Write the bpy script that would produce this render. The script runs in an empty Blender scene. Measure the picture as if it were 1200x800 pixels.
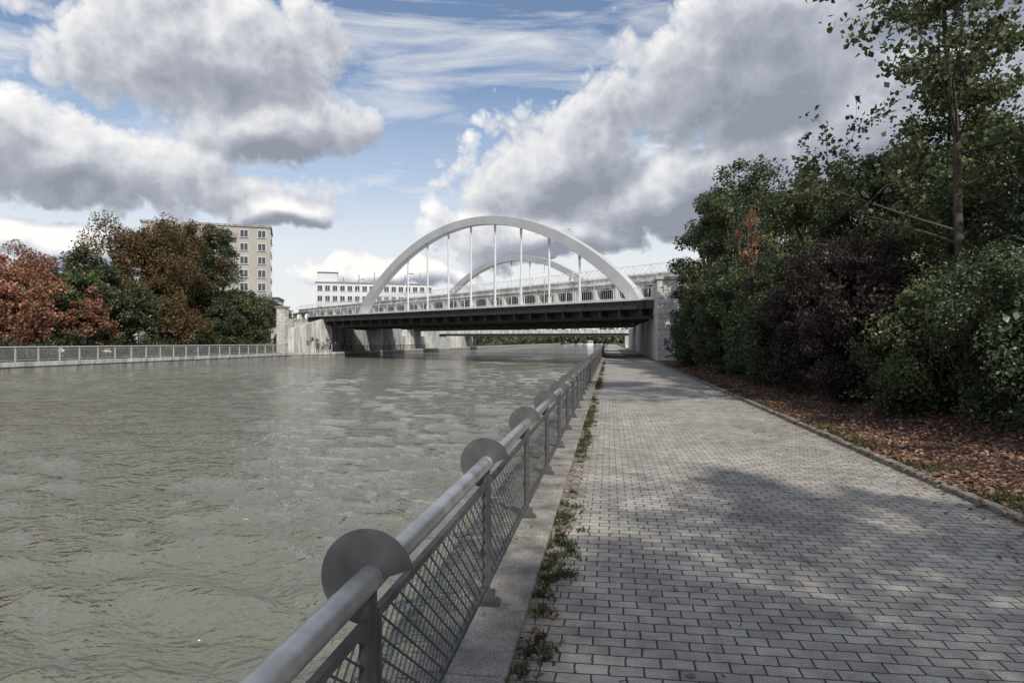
import bpy, math, random
import numpy as np
from mathutils import Vector
random.seed(7)
S = bpy.context.scene
COL = S.collection

# ------------------------------------------------------------------ materials
def nd(nt, t, **kw):
    n = nt.nodes.new(t)
    for k, v in kw.items():
        setattr(n, k, v)
    return n

def M(nt, op, a, b=None, c=None, clamp=False):
    n = nt.nodes.new('ShaderNodeMath'); n.operation = op; n.use_clamp = clamp
    for i, v in enumerate((a, b, c)):
        if v is None: continue
        if isinstance(v, (int, float)): n.inputs[i].default_value = v
        else: nt.links.new(v, n.inputs[i])
    return n.outputs[0]

def mixc(nt, f, a, b, blend='MIX'):
    n = nt.nodes.new('ShaderNodeMix'); n.data_type = 'RGBA'; n.blend_type = blend
    for i, v in ((0, f), (6, a), (7, b)):
        if isinstance(v, (int, float)): n.inputs[i].default_value = v
        elif isinstance(v, (tuple, list)): n.inputs[i].default_value = (v[0], v[1], v[2], 1)
        else: nt.links.new(v, n.inputs[i])
    return n.outputs[2]

def ramp(nt, f, stops):
    n = nt.nodes.new('ShaderNodeValToRGB')
    e = n.color_ramp.elements
    while len(e) < len(stops): e.new(0.5)
    for i, (p, c) in enumerate(stops):
        e[i].position = p
        e[i].color = (c, c, c, 1) if isinstance(c, (int, float)) else (c[0], c[1], c[2], 1)
    nt.links.new(f, n.inputs[0])
    return n.outputs[0]

def coords(nt, scale=(1, 1, 1), kind='Object'):
    tc = nd(nt, 'ShaderNodeTexCoord'); mp = nd(nt, 'ShaderNodeMapping')
    mp.inputs['Scale'].default_value = scale
    nt.links.new(tc.outputs[kind], mp.inputs[0])
    return mp.outputs[0]

def noise(nt, vec, scale, detail=5, rough=0.55, dist=0.0):
    n = nd(nt, 'ShaderNodeTexNoise')
    n.inputs['Scale'].default_value = scale; n.inputs['Detail'].default_value = detail
    n.inputs['Roughness'].default_value = rough; n.inputs['Distortion'].default_value = dist
    nt.links.new(vec, n.inputs['Vector'])
    return n.outputs['Fac']

def newmat(name):
    m = bpy.data.materials.new(name); m.use_nodes = True
    nt = m.node_tree; b = nt.nodes['Principled BSDF']
    return m, nt, b

def pm(name, c1, c2, scale=3.0, rough=0.8, bump=0.3, bscale=None, metal=0.0, streak=False, bdist=0.02, speck=0.0):
    m, nt, b = newmat(name)
    v = coords(nt)
    f = noise(nt, v, scale, 4, 0.62)
    f = ramp(nt, f, [(0.3, 0.0), (0.7, 1.0)])
    col = mixc(nt, f, c1, c2)
    if streak:
        v2 = coords(nt, (1, 1, 0.12))
        s = ramp(nt, noise(nt, v2, 1.6, 5, 0.65), [(0.40, 0.55), (0.60, 1.0)])
        col = mixc(nt, 1.0, col, s, 'MULTIPLY')
    if speck:
        s = ramp(nt, noise(nt, v, 90, 1, 0.7), [(0.3, 1 - speck), (0.7, 1 + speck)])
        col = mixc(nt, 1.0, col, s, 'MULTIPLY')
    nt.links.new(col, b.inputs['Base Color'])
    b.inputs['Roughness'].default_value = rough; b.inputs['Metallic'].default_value = metal
    if bump:
        bn = nd(nt, 'ShaderNodeBump'); bn.inputs['Strength'].default_value = bump
        bn.inputs['Distance'].default_value = bdist
        nt.links.new(noise(nt, v, bscale or scale * 6, 3, 0.6), bn.inputs['Height'])
        nt.links.new(bn.outputs[0], b.inputs['Normal'])
    return m

def leafmat(name, cols, trans=0.3, nscale=0.7, rough=0.5, gain=1.45):
    """cols: list of (pos,color) picked per leaf; noise makes light/dark clumps"""
    m, nt, b = newmat(name)
    g = nd(nt, 'ShaderNodeNewGeometry')
    c = ramp(nt, g.outputs['Random Per Island'], [(p, tuple(x * gain for x in q)) for p, q in cols])
    v = coords(nt)
    f = ramp(nt, noise(nt, v, nscale, 2, 0.6), [(0.3, 0.5), (0.68, 1.4)])
    c = mixc(nt, 1.0, c, f, 'MULTIPLY')
    nt.links.new(c, b.inputs['Base Color']); b.inputs['Roughness'].default_value = rough
    b.inputs['Specular IOR Level'].default_value = 0.4
    t = nd(nt, 'ShaderNodeBsdfTranslucent'); nt.links.new(c, t.inputs[0])
    mx = nd(nt, 'ShaderNodeMixShader'); mx.inputs[0].default_value = trans
    nt.links.new(b.outputs[0], mx.inputs[1]); nt.links.new(t.outputs[0], mx.inputs[2])
    nt.links.new(mx.outputs[0], nt.nodes['Material Output'].inputs[0])
    return m

conc = pm('concrete', (.34, .325, .30), (.20, .19, .17), 2.2, .9, .4, 30, speck=.25)
conc_white = pm('concrete_pale', (.66, .645, .61), (.50, .485, .45), 0.7, .85, .3, 12, streak=True)
conc_grey = pm('concrete_weathered', (.42, .405, .37), (.26, .25, .23), 0.8, .9, .5, 8, streak=True)
coping_m = pm('coping_concrete', (.36, .335, .295), (.11, .103, .085), 3.2, .92, .9, 40, speck=.45, bdist=.012)
galv = pm('galvanised_steel', (.56, .555, .55), (.30, .30, .305), 6, .36, .12, 60, metal=.65, bdist=.003)
galv_d = pm('galvanised_steel_dull', (.14, .14, .14), (.075, .075, .075), 7, .6, .12, 60, metal=.4, bdist=.003)
galv_mesh = pm('mesh_steel', (.15, .15, .15), (.09, .09, .09), 9, .5, 0, metal=.5)
white_steel = pm('white_painted_steel', (.70, .70, .69), (.57, .57, .56), 0.5, .45, 0)
arch_m = pm('arch_paint', (.54, .545, .55), (.44, .445, .45), 0.35, .5, 0)
beam_m = pm('girder_paint', (.68, .665, .63), (.54, .525, .49), 0.35, .7, .1, 6, streak=True)
dark_steel = pm('dark_girder_steel', (.050, .045, .043), (.028, .026, .026), 0.8, .6, 0)
dark_in = pm('soffit_and_shade_dark', (.08, .075, .07), (.045, .043, .04), 0.8, .8, 0)
bark = pm('bark', (.10, .08, .06), (.045, .036, .028), 6, .95, .8, 25, bdist=.03)
soil = pm('soil', (.13, .085, .06), (.055, .04, .03), 3, 1.0, 1.0, 25, bdist=.04)
grass_ground = pm('grass_ground', (.075, .095, .035), (.05, .06, .025), .8, 1.0, .6, 12, bdist=.05)
wall_beige = pm('render_beige', (.39, .37, .325), (.335, .315, .28), .25, .9, .1, 8)
wall_beige2 = pm('render_beige_dark', (.34, .315, .27), (.29, .265, .225), .25, .9, .1, 8)
wall_white = pm('render_white', (.66, .66, .66), (.56, .56, .57), .2, .85, .1, 8)
wall_grey = pm('render_grey', (.30, .30, .31), (.22, .22, .23), .2, .85, .1, 8)
roof_blue = pm('roof_metal', (.06, .085, .13), (.045, .06, .095), .5, .5, .1, 8)
glass = pm('window_glass', (.035, .045, .055), (.07, .08, .09), .3, .12, 0)
frame_w = pm('window_frame', (.7, .7, .7), (.6, .6, .6), 1, .5, 0)
black = pm('black_paint', (.02, .02, .022), (.03, .03, .033), 1, .5, 0)

g_cols = [(.03, .03, .035), (.09, .12, .2), (.22, .10, .10), (.12, .2, .18)]
graf = [pm('graffiti_paint_%s' % n, c, tuple(x * .8 for x in c), 3, .6, 0) for n, c in zip('kbrg', g_cols)]

def paver_material():
    m, nt, b = newmat('concrete_pavers')
    v = coords(nt)
    wv = nd(nt, 'ShaderNodeTexNoise'); wv.inputs['Scale'].default_value = 9; wv.inputs['Detail'].default_value = 2
    nt.links.new(v, wv.inputs['Vector'])
    sub = nd(nt, 'ShaderNodeVectorMath', operation='SUBTRACT'); nt.links.new(wv.outputs['Color'], sub.inputs[0]); sub.inputs[1].default_value = (.5, .5, .5)
    sc = nd(nt, 'ShaderNodeVectorMath', operation='SCALE'); nt.links.new(sub.outputs[0], sc.inputs[0]); sc.inputs[3].default_value = .024
    ad = nd(nt, 'ShaderNodeVectorMath', operation='ADD'); nt.links.new(v, ad.inputs[0]); nt.links.new(sc.outputs[0], ad.inputs[1])
    br = nd(nt, 'ShaderNodeTexBrick'); br.offset = .5; br.squash = 1.0
    nt.links.new(ad.outputs[0], br.inputs['Vector'])
    br.inputs['Scale'].default_value = 1; br.inputs['Brick Width'].default_value = .176; br.inputs['Row Height'].default_value = .112
    br.inputs['Mortar Size'].default_value = .0062; br.inputs['Mortar Smooth'].default_value = .3
    br.inputs['Color1'].default_value = (.50, .462, .405, 1); br.inputs['Color2'].default_value = (.36, .33, .288, 1)
    br.inputs['Mortar'].default_value = (.07, .062, .047, 1)
    big = ramp(nt, noise(nt, v, .55, 4, .65), [(.3, .70), (.7, 1.16)])
    c = mixc(nt, 1, br.outputs['Color'], big, 'MULTIPLY')
    mid = ramp(nt, noise(nt, v, 4.5, 4, .7), [(.28, .60), (.62, 1.08)])
    c = mixc(nt, 1, c, mid, 'MULTIPLY')
    fine = ramp(nt, noise(nt, v, 130, 1, .8), [(.3, .60), (.7, 1.35)])
    c = mixc(nt, 1, c, fine, 'MULTIPLY')
    sp = nd(nt, 'ShaderNodeSeparateXYZ'); nt.links.new(v, sp.inputs[0])
    e1 = M(nt, 'SUBTRACT', 1.0, M(nt, 'MULTIPLY', M(nt, 'ADD', sp.outputs[0], .5), 2.4), clamp=True)
    e2 = M(nt, 'MULTIPLY', M(nt, 'SUBTRACT', sp.outputs[0], 3.35), 2.2, clamp=True)
    ed = M(nt, 'MAXIMUM', e1, e2)
    ms = M(nt, 'ADD', ed, M(nt, 'MULTIPLY', M(nt, 'SUBTRACT', noise(nt, v, 3.2, 5, .7), .64), 2.2))
    ms = M(nt, 'MULTIPLY', M(nt, 'MAXIMUM', ms, 0, clamp=True), .7)
    c = mixc(nt, ms, c, (.10, .092, .065))
    nt.links.new(c, b.inputs['Base Color']); b.inputs['Roughness'].default_value = .88
    h = M(nt, 'MULTIPLY', br.outputs['Fac'], -1.0)
    h = M(nt, 'ADD', h, M(nt, 'MULTIPLY', noise(nt, v, 130, 1, .8), .4))
    h = M(nt, 'ADD', h, M(nt, 'MULTIPLY', noise(nt, v, 7, 1, .5), 1.2))
    bn = nd(nt, 'ShaderNodeBump'); bn.inputs['Strength'].default_value = .8; bn.inputs['Distance'].default_value = .008
    nt.links.new(h, bn.inputs['Height']); nt.links.new(bn.outputs[0], b.inputs['Normal'])
    return m
pavers = paver_material()

def water_material():
    m, nt, b = newmat('canal_water')
    b.inputs['Base Color'].default_value = (.165, .163, .125, 1)
    b.inputs['Roughness'].default_value = .05; b.inputs['IOR'].default_value = 1.42
    v = coords(nt, (1, 1.35, 1))
    a = noise(nt, v, 1.9, 2, .55, .4)
    c = noise(nt, v, 5.0, 2, .6, .3)
    d = noise(nt, v, 12.0, 2, .6, .2)
    r = M(nt, 'ABSOLUTE', M(nt, 'SUBTRACT', M(nt, 'MULTIPLY', noise(nt, v, 3.4, 1, .5, .3), 2), 1))   # sharper crests
    h = M(nt, 'ADD', M(nt, 'MULTIPLY', a, .26), M(nt, 'MULTIPLY', c, .27))
    h = M(nt, 'ADD', h, M(nt, 'MULTIPLY', d, .10))
    h = M(nt, 'SUBTRACT', h, M(nt, 'MULTIPLY', r, .17))
    g = ramp(nt, noise(nt, coords(nt, (.5, 1, 1)), .12, 3, .6), [(.35, .75), (.65, 1.25)])
    h = M(nt, 'MULTIPLY', h, g)
    bn = nd(nt, 'ShaderNodeBump'); bn.inputs['Strength'].default_value = 1.0; bn.inputs['Distance'].default_value = .40
    nt.links.new(h, bn.inputs['Height']); nt.links.new(bn.outputs[0], b.inputs['Normal'])
    return m
water_m = water_material()

def stone_material():
    m, nt, b = newmat('stone_block_wall')
    tc = nd(nt, 'ShaderNodeTexCoord'); sp = nd(nt, 'ShaderNodeSeparateXYZ'); nt.links.new(tc.outputs['Object'], sp.inputs[0])
    cb = nd(nt, 'ShaderNodeCombineXYZ'); nt.links.new(M(nt, 'ADD', sp.outputs[0], sp.outputs[1]), cb.inputs[0]); nt.links.new(sp.outputs[2], cb.inputs[1])
    br = nd(nt, 'ShaderNodeTexBrick'); nt.links.new(cb.outputs[0], br.inputs['Vector'])
    br.inputs['Scale'].default_value = 1; br.inputs['Brick Width'].default_value = .9; br.inputs['Row Height'].default_value = .45
    br.inputs['Mortar Size'].default_value = .012
    br.inputs['Color1'].default_value = (.64, .62, .58, 1); br.inputs['Color2'].default_value = (.54, .52, .48, 1); br.inputs['Mortar'].default_value = (.36, .35, .32, 1)
    c = mixc(nt, 1, br.outputs['Color'], ramp(nt, noise(nt, tc.outputs['Object'], 1.2, 5, .7), [(.3, .6), (.7, 1.15)]), 'MULTIPLY')
    nt.links.new(c, b.inputs['Base Color']); b.inputs['Roughness'].default_value = .9
    bn = nd(nt, 'ShaderNodeBump'); bn.inputs['Distance'].default_value = .02; bn.invert = True
    nt.links.new(br.outputs['Fac'], bn.inputs['Height']); nt.links.new(bn.outputs[0], b.inputs['Normal'])
    return m
stone = stone_material()

L_green = leafmat('leaves_green', [(0, (.032, .042, .018)), (.35, (.055, .072, .03)), (.75, (.088, .106, .047)), (1, (.15, .16, .075))])
L_dark = leafmat('leaves_dark_green', [(0, (.025, .034, .018)), (.5, (.045, .057, .029)), (.9, (.075, .09, .045)), (1, (.12, .13, .067))])
L_purple = leafmat('leaves_purple', [(0, (.026, .016, .018)), (.5, (.048, .028, .03)), (.85, (.07, .048, .042)), (1, (.07, .085, .04))])
L_brown = leafmat('leaves_autumn_brown', [(0, (.075, .055, .025)), (.4, (.125, .082, .036)), (.75, (.17, .10, .046)), (1, (.09, .10, .042))], nscale=.3, gain=1.2)
L_orange = leafmat('leaves_autumn_red', [(0, (.14, .055, .035)), (.4, (.30, .12, .08)), (.70, (.42, .22, .15)), (.85, (.10, .105, .045)), (1, (.12, .12, .05))], nscale=.4, gain=1.25)
L_flower = leafmat('leaves_flowering', [(0, (.032, .045, .022)), (.5, (.055, .073, .035)), (.95, (.10, .12, .06)), (.985, (.40, .40, .35))])
L_litter = leafmat('fallen_leaves', [(0, (.11, .055, .035)), (.4, (.19, .095, .06)), (.8, (.27, .16, .11)), (1, (.33, .24, .17))], trans=.1, nscale=1.2, rough=.8, gain=1.1)
L_grass = leafmat('grass_blades', [(0, (.04, .052, .018)), (.6, (.068, .08, .032)), (1, (.13, .115, .055))], nscale=2, gain=1.1)
L_far = leafmat('distant_foliage', [(0, (.06, .075, .045)), (.5, (.085, .10, .055)), (1, (.13, .12, .07))], nscale=.05, trans=.1, gain=1.2)

# ------------------------------------------------------------------ mesh tools
def empty(name, loc=(0, 0, 0)):
    e = bpy.data.objects.new(name, None); e.location = loc; e.empty_display_size = .3
    COL.objects.link(e); return e

def obj(name, me, parent=None):
    o = bpy.data.objects.new(name, me); COL.objects.link(o)
    if parent: o.parent = parent
    return o

class MB:
    def __init__(s): s.v = []; s.f = []
    def add(s, vs, fs):
        k = len(s.v); s.v += [tuple(p) for p in vs]; s.f += [tuple(i + k for i in f) for f in fs]
    def hexa(s, p):
        s.add(p, [(3, 2, 1, 0), (4, 5, 6, 7), (0, 1, 5, 4), (1, 2, 6, 5), (2, 3, 7, 6), (3, 0, 4, 7)])
    def box(s, x0, x1, y0, y1, z0, z1):
        s.hexa([(x0, y0, z0), (x1, y0, z0), (x1, y1, z0), (x0, y1, z0), (x0, y0, z1), (x1, y0, z1), (x1, y1, z1), (x0, y1, z1)])
    def tube(s, pts, rad, seg=10, cap=True):
        pts = [Vector(p) for p in pts]; n = len(pts)
        if isinstance(rad, (int, float)): rad = [rad] * n
        rings = []; ref = None
        for i, p in enumerate(pts):
            d = (pts[min(i + 1, n - 1)] - pts[max(i - 1, 0)]).normalized()
            if ref is None:
                ref = Vector((0, 0, 1)) if abs(d.z) < .9 else Vector((1, 0, 0))
            a = (ref - d * ref.dot(d)).normalized(); ref = a
            b = d.cross(a)
            rings.append([p + (a * math.cos(t) + b * math.sin(t)) * rad[i] for t in [2 * math.pi * j / seg for j in range(seg)]])
        vs = [v for r in rings for v in r]; fs = []
        for i in range(n - 1):
            for j in range(seg):
                fs.append((i * seg + j, i * seg + (j + 1) % seg, (i + 1) * seg + (j + 1) % seg, (i + 1) * seg + j))
        if cap:
            fs.append(tuple(range(seg))[::-1]); fs.append(tuple((n - 1) * seg + j for j in range(seg)))
        s.add(vs, fs)
    def make(s, name, mat, parent=None, smooth=False, bevel=0):
        me = bpy.data.meshes.new(name); me.from_pydata(s.v, [], s.f); me.materials.append(mat)
        if smooth: me.polygons.foreach_set('use_smooth', [True] * len(me.polygons))
        me.update()
        o = obj(name, me, parent)
        if bevel:
            bm = o.modifiers.new('bevel', 'BEVEL'); bm.width = bevel; bm.segments = 2; bm.limit_method = 'ANGLE'
        return o

def quads_mesh(name, V, mat, parent=None, n=4):
    me = bpy.data.meshes.new(name); N = len(V) // n
    me.vertices.add(len(V)); me.vertices.foreach_set('co', V.astype(np.float32).ravel())
    me.loops.add(len(V)); me.loops.foreach_set('vertex_index', np.arange(len(V), dtype=np.int32))
    me.polygons.add(N); me.polygons.foreach_set('loop_start', np.arange(0, len(V), n, dtype=np.int32))
    me.update(calc_edges=True); me.materials.append(mat)
    return obj(name, me, parent)

rng = np.random.default_rng(11)
def leaves(name, P, size, mat, parent=None, up=.5, jitter=.4, flat=False, asp=.62):
    N = len(P)
    nr = rng.normal(size=(N, 3)); nr[:, 2] += up * 2
    if flat: nr = np.tile([0, 0, 1.0], (N, 1)) + rng.normal(size=(N, 3)) * .25
    nr /= np.linalg.norm(nr, axis=1, keepdims=True)
    t = rng.normal(size=(N, 3)); t -= nr * (t * nr).sum(1, keepdims=True); t /= np.linalg.norm(t, axis=1, keepdims=True)
    b = np.cross(nr, t)
    L = (size * (1 + jitter * rng.uniform(-1, 1, N)))[:, None]
    V = np.empty((N, 4, 3))
    V[:, 0] = P - t * L * .5; V[:, 2] = P + t * L * .5
    V[:, 1] = P + b * L * asp * .5 + nr * L * .12 + t * L * .05; V[:, 3] = P - b * L * asp * .5 + nr * L * .12 + t * L * .05
    return quads_mesh(name, V.reshape(-1, 3), mat, parent)

def clumps(c, r, n, inner=.35):
    d = rng.normal(size=(n, 3)); d /= np.linalg.norm(d, axis=1, keepdims=True)
    k = inner + (1 - inner) * rng.uniform(0, 1, n) ** .6
    return np.array(c) + d * np.array(r) * k[:, None]

def crown_pts(C, cr, n, flat=.8):
    w = rng.uniform(.6, 1.5, len(C)); idx = rng.choice(len(C), n, p=w / w.sum())
    rr = (cr * rng.uniform(.6, 1.3, len(C)))[idx][:, None]
    d = rng.normal(size=(n, 3)); d /= np.linalg.norm(d, axis=1, keepdims=True)
    P = C[idx] + d * rr * (rng.uniform(0, 1, n) ** .45)[:, None] * np.array([1, 1, flat])
    return P

def tree(name, x, y, h, r, mat, n=14000, size=.2, bottom=.25, z0=0, ncl=60, tr=None, cr=None):
    e = empty(name, (x, y, z0))
    tr = tr or h * .018
    cz = h * (bottom + 1) / 2; rz = h * (1 - bottom) / 2
    C = clumps((0, 0, cz), (r, r, rz), ncl)
    k = np.clip(1.15 - .55 * np.clip((C[:, 2] - cz) / rz, 0, 1) ** 1.5, .4, 1.15)
    C[:, 0] *= k; C[:, 1] *= k
    P = crown_pts(C, cr or r * .3, n); P = P[P[:, 2] > .1]
    leaves('crown', P, size, mat, e)
    mb = MB()
    top = h * .85; pts = [(rng.normal() * .03 * h * t, rng.normal() * .03 * h * t, top * t) for t in np.linspace(0, 1, 7)]
    pts[0] = (0, 0, -.2); mb.tube(pts, [tr * (1.25 - t) for t in np.linspace(0, 1, 7)], 8)
    for i in range(min(22, ncl)):
        c = C[i]; t0 = np.clip((c[2] / h) * .75, .12, .8); s = Vector(pts[int(t0 * 6)])
        m = s.lerp(Vector(c), .5) + Vector((0, 0, -.04 * h))
        mb.tube([s, m, Vector(c)], [tr * .45, tr * .28, tr * .1], 5)
    mb.make('trunk', bark, e, True)
    return e

def shrub(name, x, y, h, rx, ry, mat, n=16000, size=.075, z0=.1, ncl=70, cr=.42, full=True):
    e = empty(name, (x, y, z0))
    C = clumps((0, 0, h * .40), (rx, ry, h * .58), ncl, .45)
    lo = C[:, 2] < .15; C[lo, 2] = rng.uniform(.12, .5, lo.sum())
    P = crown_pts(C, cr, n, .9)
    k = rng.choice(len(C), 26); S0 = C[k]; dirs = S0 - np.array([0, 0, h * .3]); dirs[:, 2] += .8; dirs /= np.linalg.norm(dirs, axis=1, keepdims=True)
    sh = np.concatenate([S0 + dirs * t + rng.normal(size=S0.shape) * .05 for t in np.linspace(.25, .95, 14)])
    P = np.concatenate([P, sh, sh + rng.normal(size=sh.shape) * .06]); P = P[P[:, 2] > 0]
    leaves('foliage', P, size, mat, e)
    if full:
        C2 = clumps((0, 0, h * .42), (rx * .7, ry * .75, h * .42), 30, .1)
        P2 = crown_pts(C2, cr * 1.1, n // 5, .9); P2 = P2[P2[:, 2] > 0]
        leaves('inner_foliage', P2, size * 2.2, mat, e)
    mb = MB()
    for i in range(10):
        a = random.uniform(0, 6.28); c = C[i]
        mb.tube([(math.cos(a) * .15, math.sin(a) * .15, -.15), (c[0] * .4, c[1] * .4, c[2] * .5), tuple(c)], [.035, .022, .008], 5)
    mb.make('stems', bark, e, True)
    return e

# ------------------------------------------------------------------ ground, water, path
WZ = -.75
def lb(y):
    if y < 90: return -44.0
    if y < 97: return -44 + 3.5 * (y - 90) / 7
    return -40.5
ys = [-80, -20, 30, 90, 97, 200, 600, 1200, 4000]
V = []; F = []
for y in ys:
    l = lb(y) - .1
    V += [(-3000, y, -.02), (l - .02, y, -.02), (l, y, -3), (-.88, y, -3), (-.86, y, -.02), (3000, y, -.02)]
for i in range(len(ys) - 1):
    for j in range(5):
        a = i * 6 + j; F.append((a, a + 1, a + 7, a + 6))
mb = MB(); mb.add(V, F); mb.make('ground', grass_ground)

gy = [-20.0]
while gy[-1] < 110:
    gy.append(gy[-1] + max(.09, min(.6, .09 + max(0, gy[-1] - 3) * .008)) if gy[-1] > 0 else gy[-1] + .5)
gy += [130, 160, 200, 260, 400, 600, 1200, 4000]
gy = np.array(gy)
gx = [0.0]
while gx[-1] < 1: gx.append(gx[-1] + (.0022 + .0065 * gx[-1]))
gx = np.array(gx); gx = gx / gx[-1]
GY, T = np.meshgrid(gy, gx, indexing='ij')
LBY = np.array([lb(v) - .2 for v in gy])[:, None]
GX = -.8 + T * (LBY + .8)
Z = np.zeros_like(GX)
wr = np.random.default_rng(3)
for i in range(70):
    lam = .36 * (6 ** (wr.uniform() ** 1.5)); ang = math.radians(78 + wr.normal() * 28); k = 2 * math.pi / lam
    ph = wr.uniform(0, 6.28); amp = .0055 * lam ** .85
    w = np.sin(k * (GX * math.cos(ang) + GY * math.sin(ang)) + ph)
    dyg = np.gradient(gy)[:, None]; fade = np.clip((lam / dyg - 2.5) / 3, 0, 1)
    Z += amp * (w + .4 * w * w) * fade
gust = .8 + .3 * np.sin(GX * .21 + GY * .13 + 1) * np.sin(GY * .17 - GX * .08)
Z *= gust
ny_, nx_ = GX.shape
Vw = np.stack([GX, GY, Z + WZ], -1).reshape(-1, 3)
ii = (np.arange(ny_ - 1)[:, None] * nx_ + np.arange(nx_ - 1)[None, :]).ravel()
Fw = np.stack([ii, ii + nx_, ii + nx_ + 1, ii + 1], 1)
me = bpy.data.meshes.new('water'); me.vertices.add(len(Vw)); me.vertices.foreach_set('co', Vw.astype(np.float32).ravel())
me.loops.add(Fw.size); me.loops.foreach_set('vertex_index', Fw.astype(np.int32).ravel())
me.polygons.add(len(Fw)); me.polygons.foreach_set('loop_start', np.arange(0, Fw.size, 4, dtype=np.int32))
me.update(calc_edges=True); me.polygons.foreach_set('use_smooth', np.ones(len(Fw), dtype=bool)); me.materials.append(water_m)
obj('water', me)
if me.polygons[10].normal.z < 0: me.flip_normals()

mb = MB(); mb.add([(-.5, -8, 0.0), (3.75, -8, 0.0), (3.75, 400, 0), (-.5, 400, 0)], [(0, 1, 2, 3)]); mb.make('footpath', pavers)
kerb_m = pm('kerb_stone', (.30, .28, .25), (.12, .115, .09), 3, .9, .6, 40, speck=.35)
mb = MB(); y = -6.0
while y < 200:
    L = 1.0 if y < 60 else 10
    dz = random.uniform(-.010, .010); dx = random.uniform(-.010, .010)
    mb.box(3.75 + dx, 3.87 + dx, y, y + L - .010, -.2, .06 + dz); y += L
mb.make('path_kerb', kerb_m, bevel=.015)
mb = MB(); y = -6.3
while y < 300:
    L = 2.4 if y < 70 else 12
    dz = random.uniform(-.006, .006)
    mb.box(-.97, -.5, y, y + L - .012, -.32, .05 + dz); y += L
mb.make('canal_coping', coping_m, bevel=.015)
mb = MB(); mb.box(-.93, -.87, -20, 600, -2.5, -.321); mb.make('quay_wall', conc_grey)
mb = MB(); mb2 = MB(); mb3 = MB()
for i in range(len(ys) - 3):
    y0, y1 = ys[i], ys[i + 1]; a, b = lb(y0), lb(y1)
    mb.hexa([(a - .55, y0, -.22), (a + .08, y0, -.22), (b + .08, y1, -.22), (b - .55, y1, -.22), (a - .55, y0, .12), (a + .08, y0, .12), (b + .08, y1, .12), (b - .55, y1, .12)])
    mb2.hexa([(a - .3, y0, -2.5), (a, y0, -2.5), (b, y1, -2.5), (b - .3, y1, -2.5), (a - .3, y0, -.221), (a, y0, -.221), (b, y1, -.221), (b - .3, y1, -.221)])
    mb3.add([(a - 4, y0, .0), (a - .551, y0, .0), (b - .551, y1, .0), (b - 4, y1, .0)], [(0, 1, 2, 3)])
mb.make('canal_coping', conc_white, bevel=0); mb2.make('quay_wall', conc_grey); mb3.make('promenade', conc)

nx, ny = 30, 160
X = np.linspace(0, 1, nx) ** 1.3 * 20 + 3.87; Y = np.linspace(-8, 60, ny)
V = []; F = []
def verge_z(x, y):
    return .0 + .02 * min(1, (x - 3.87) * 4) + .09 * max(0, x - 4.4) ** .9 + .03 * math.sin(x * 3.1 + y * 1.7) * min(1, x - 3.87) + .02 * math.sin(y * 4.3 + x)* min(1, x - 3.87)
for y in Y:
    for x in X: V.append((x, y, verge_z(x, y)))
for j in range(ny - 1):
    for i in range(nx - 1):
        a = j * nx + i; F.append((a, a + 1, a + nx + 1, a + nx))
mb = MB(); mb.add(V, F); mb.make('verge_soil', soil, smooth=True)

def scatter(n, x0, x1, y0, y1, pw=1.0, zf=None, dz=.012):
    x = x0 + (x1 - x0) * rng.uniform(0, 1, n) ** pw; y = y0 + (y1 - y0) * rng.uniform(0, 1, n) ** 1.4
    z = np.array([(zf(a, b) if zf else 0) for a, b in zip(x, y)]) + rng.uniform(.004, dz + .012, n)
    return np.stack([x, y, z], 1)
P = np.concatenate([scatter(60000, 4.0, 7.6, 1, 52, 1, verge_z, .04), scatter(7000, 3.72, 4.2, 1, 50, 1, lambda a, b: .02, .03)])
leaves('leaf_litter', P, .075, L_litter, flat=True)
P = np.concatenate([scatter(600, 2.4, 3.74, 3, 45, .4), scatter(110, -.45, 3.7, 2.5, 30), scatter(500, -.5, -.3, 2, 40, 1.4), scatter(60, -.95, -.5, 2, 30, 1, lambda a, b: .055)])
leaves('fallen_leaves', P, .05, L_litter, flat=True)
mb = MB()
for i in range(60):
    x = random.uniform(-.4, 3.7); y = 2.5 + 14 * random.random() ** 1.5; a = random.uniform(0, 3.14); L = random.uniform(.03, .12)
    mb.tube([(x, y, .006), (x + math.cos(a) * L * .5, y + math.sin(a) * L * .5, .010), (x + math.cos(a + .3) * L, y + math.sin(a + .3) * L, .006)], [.003, .0025, .0015], 4)
mb.make('twigs', bark)

def grass(name, P, h, mat, w=.007):
    N = len(P); a = rng.uniform(0, 6.28, N); H = h * rng.uniform(.4, 1.3, N)
    lean = rng.normal(size=(N, 2)) * .4 * H[:, None]
    d = np.stack([np.cos(a), np.sin(a), np.zeros(N)], 1) * (w * rng.uniform(.6, 1.6, N))[:, None]
    tip = P + np.stack([lean[:, 0], lean[:, 1], H], 1)
    mid = P + np.stack([lean[:, 0] * .35, lean[:, 1] * .35, H * .55], 1)
    V = np.empty((N, 4, 3)); V[:, 0] = P - d; V[:, 1] = P + d; V[:, 2] = tip; V[:, 3] = mid - d * .6
    return quads_mesh(name, V.reshape(-1, 3), mat)
tc_ = []
for i in range(800):
    yy = 1.8 + 55 * random.random() ** 1.3
    if math.sin(yy * 1.3) + math.sin(yy * .47 + 1) + random.gauss(0, .8) < -.3: continue
    c = np.array([random.gauss(-.46, .035) + abs(random.gauss(0, .07)), yy, .0]); k = random.randint(6, 38)
    tc_.append(c + np.concatenate([rng.normal(size=(k, 2)) * random.uniform(.012, .05), np.zeros((k, 1))], 1))
P = np.concatenate(tc_); P[:, 0] = np.maximum(P[:, 0], -.495)
grass('weeds', P, .05, L_grass, .005)
P2 = P[rng.choice(len(P), 5200)] + np.array([0, 0, .015]) + rng.normal(size=(5200, 3)) * np.array([.025, .04, .006])
P2[:, 0] = np.maximum(P2[:, 0], -.5)
leaves('weed_leaves', P2, .028, L_grass)
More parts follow.
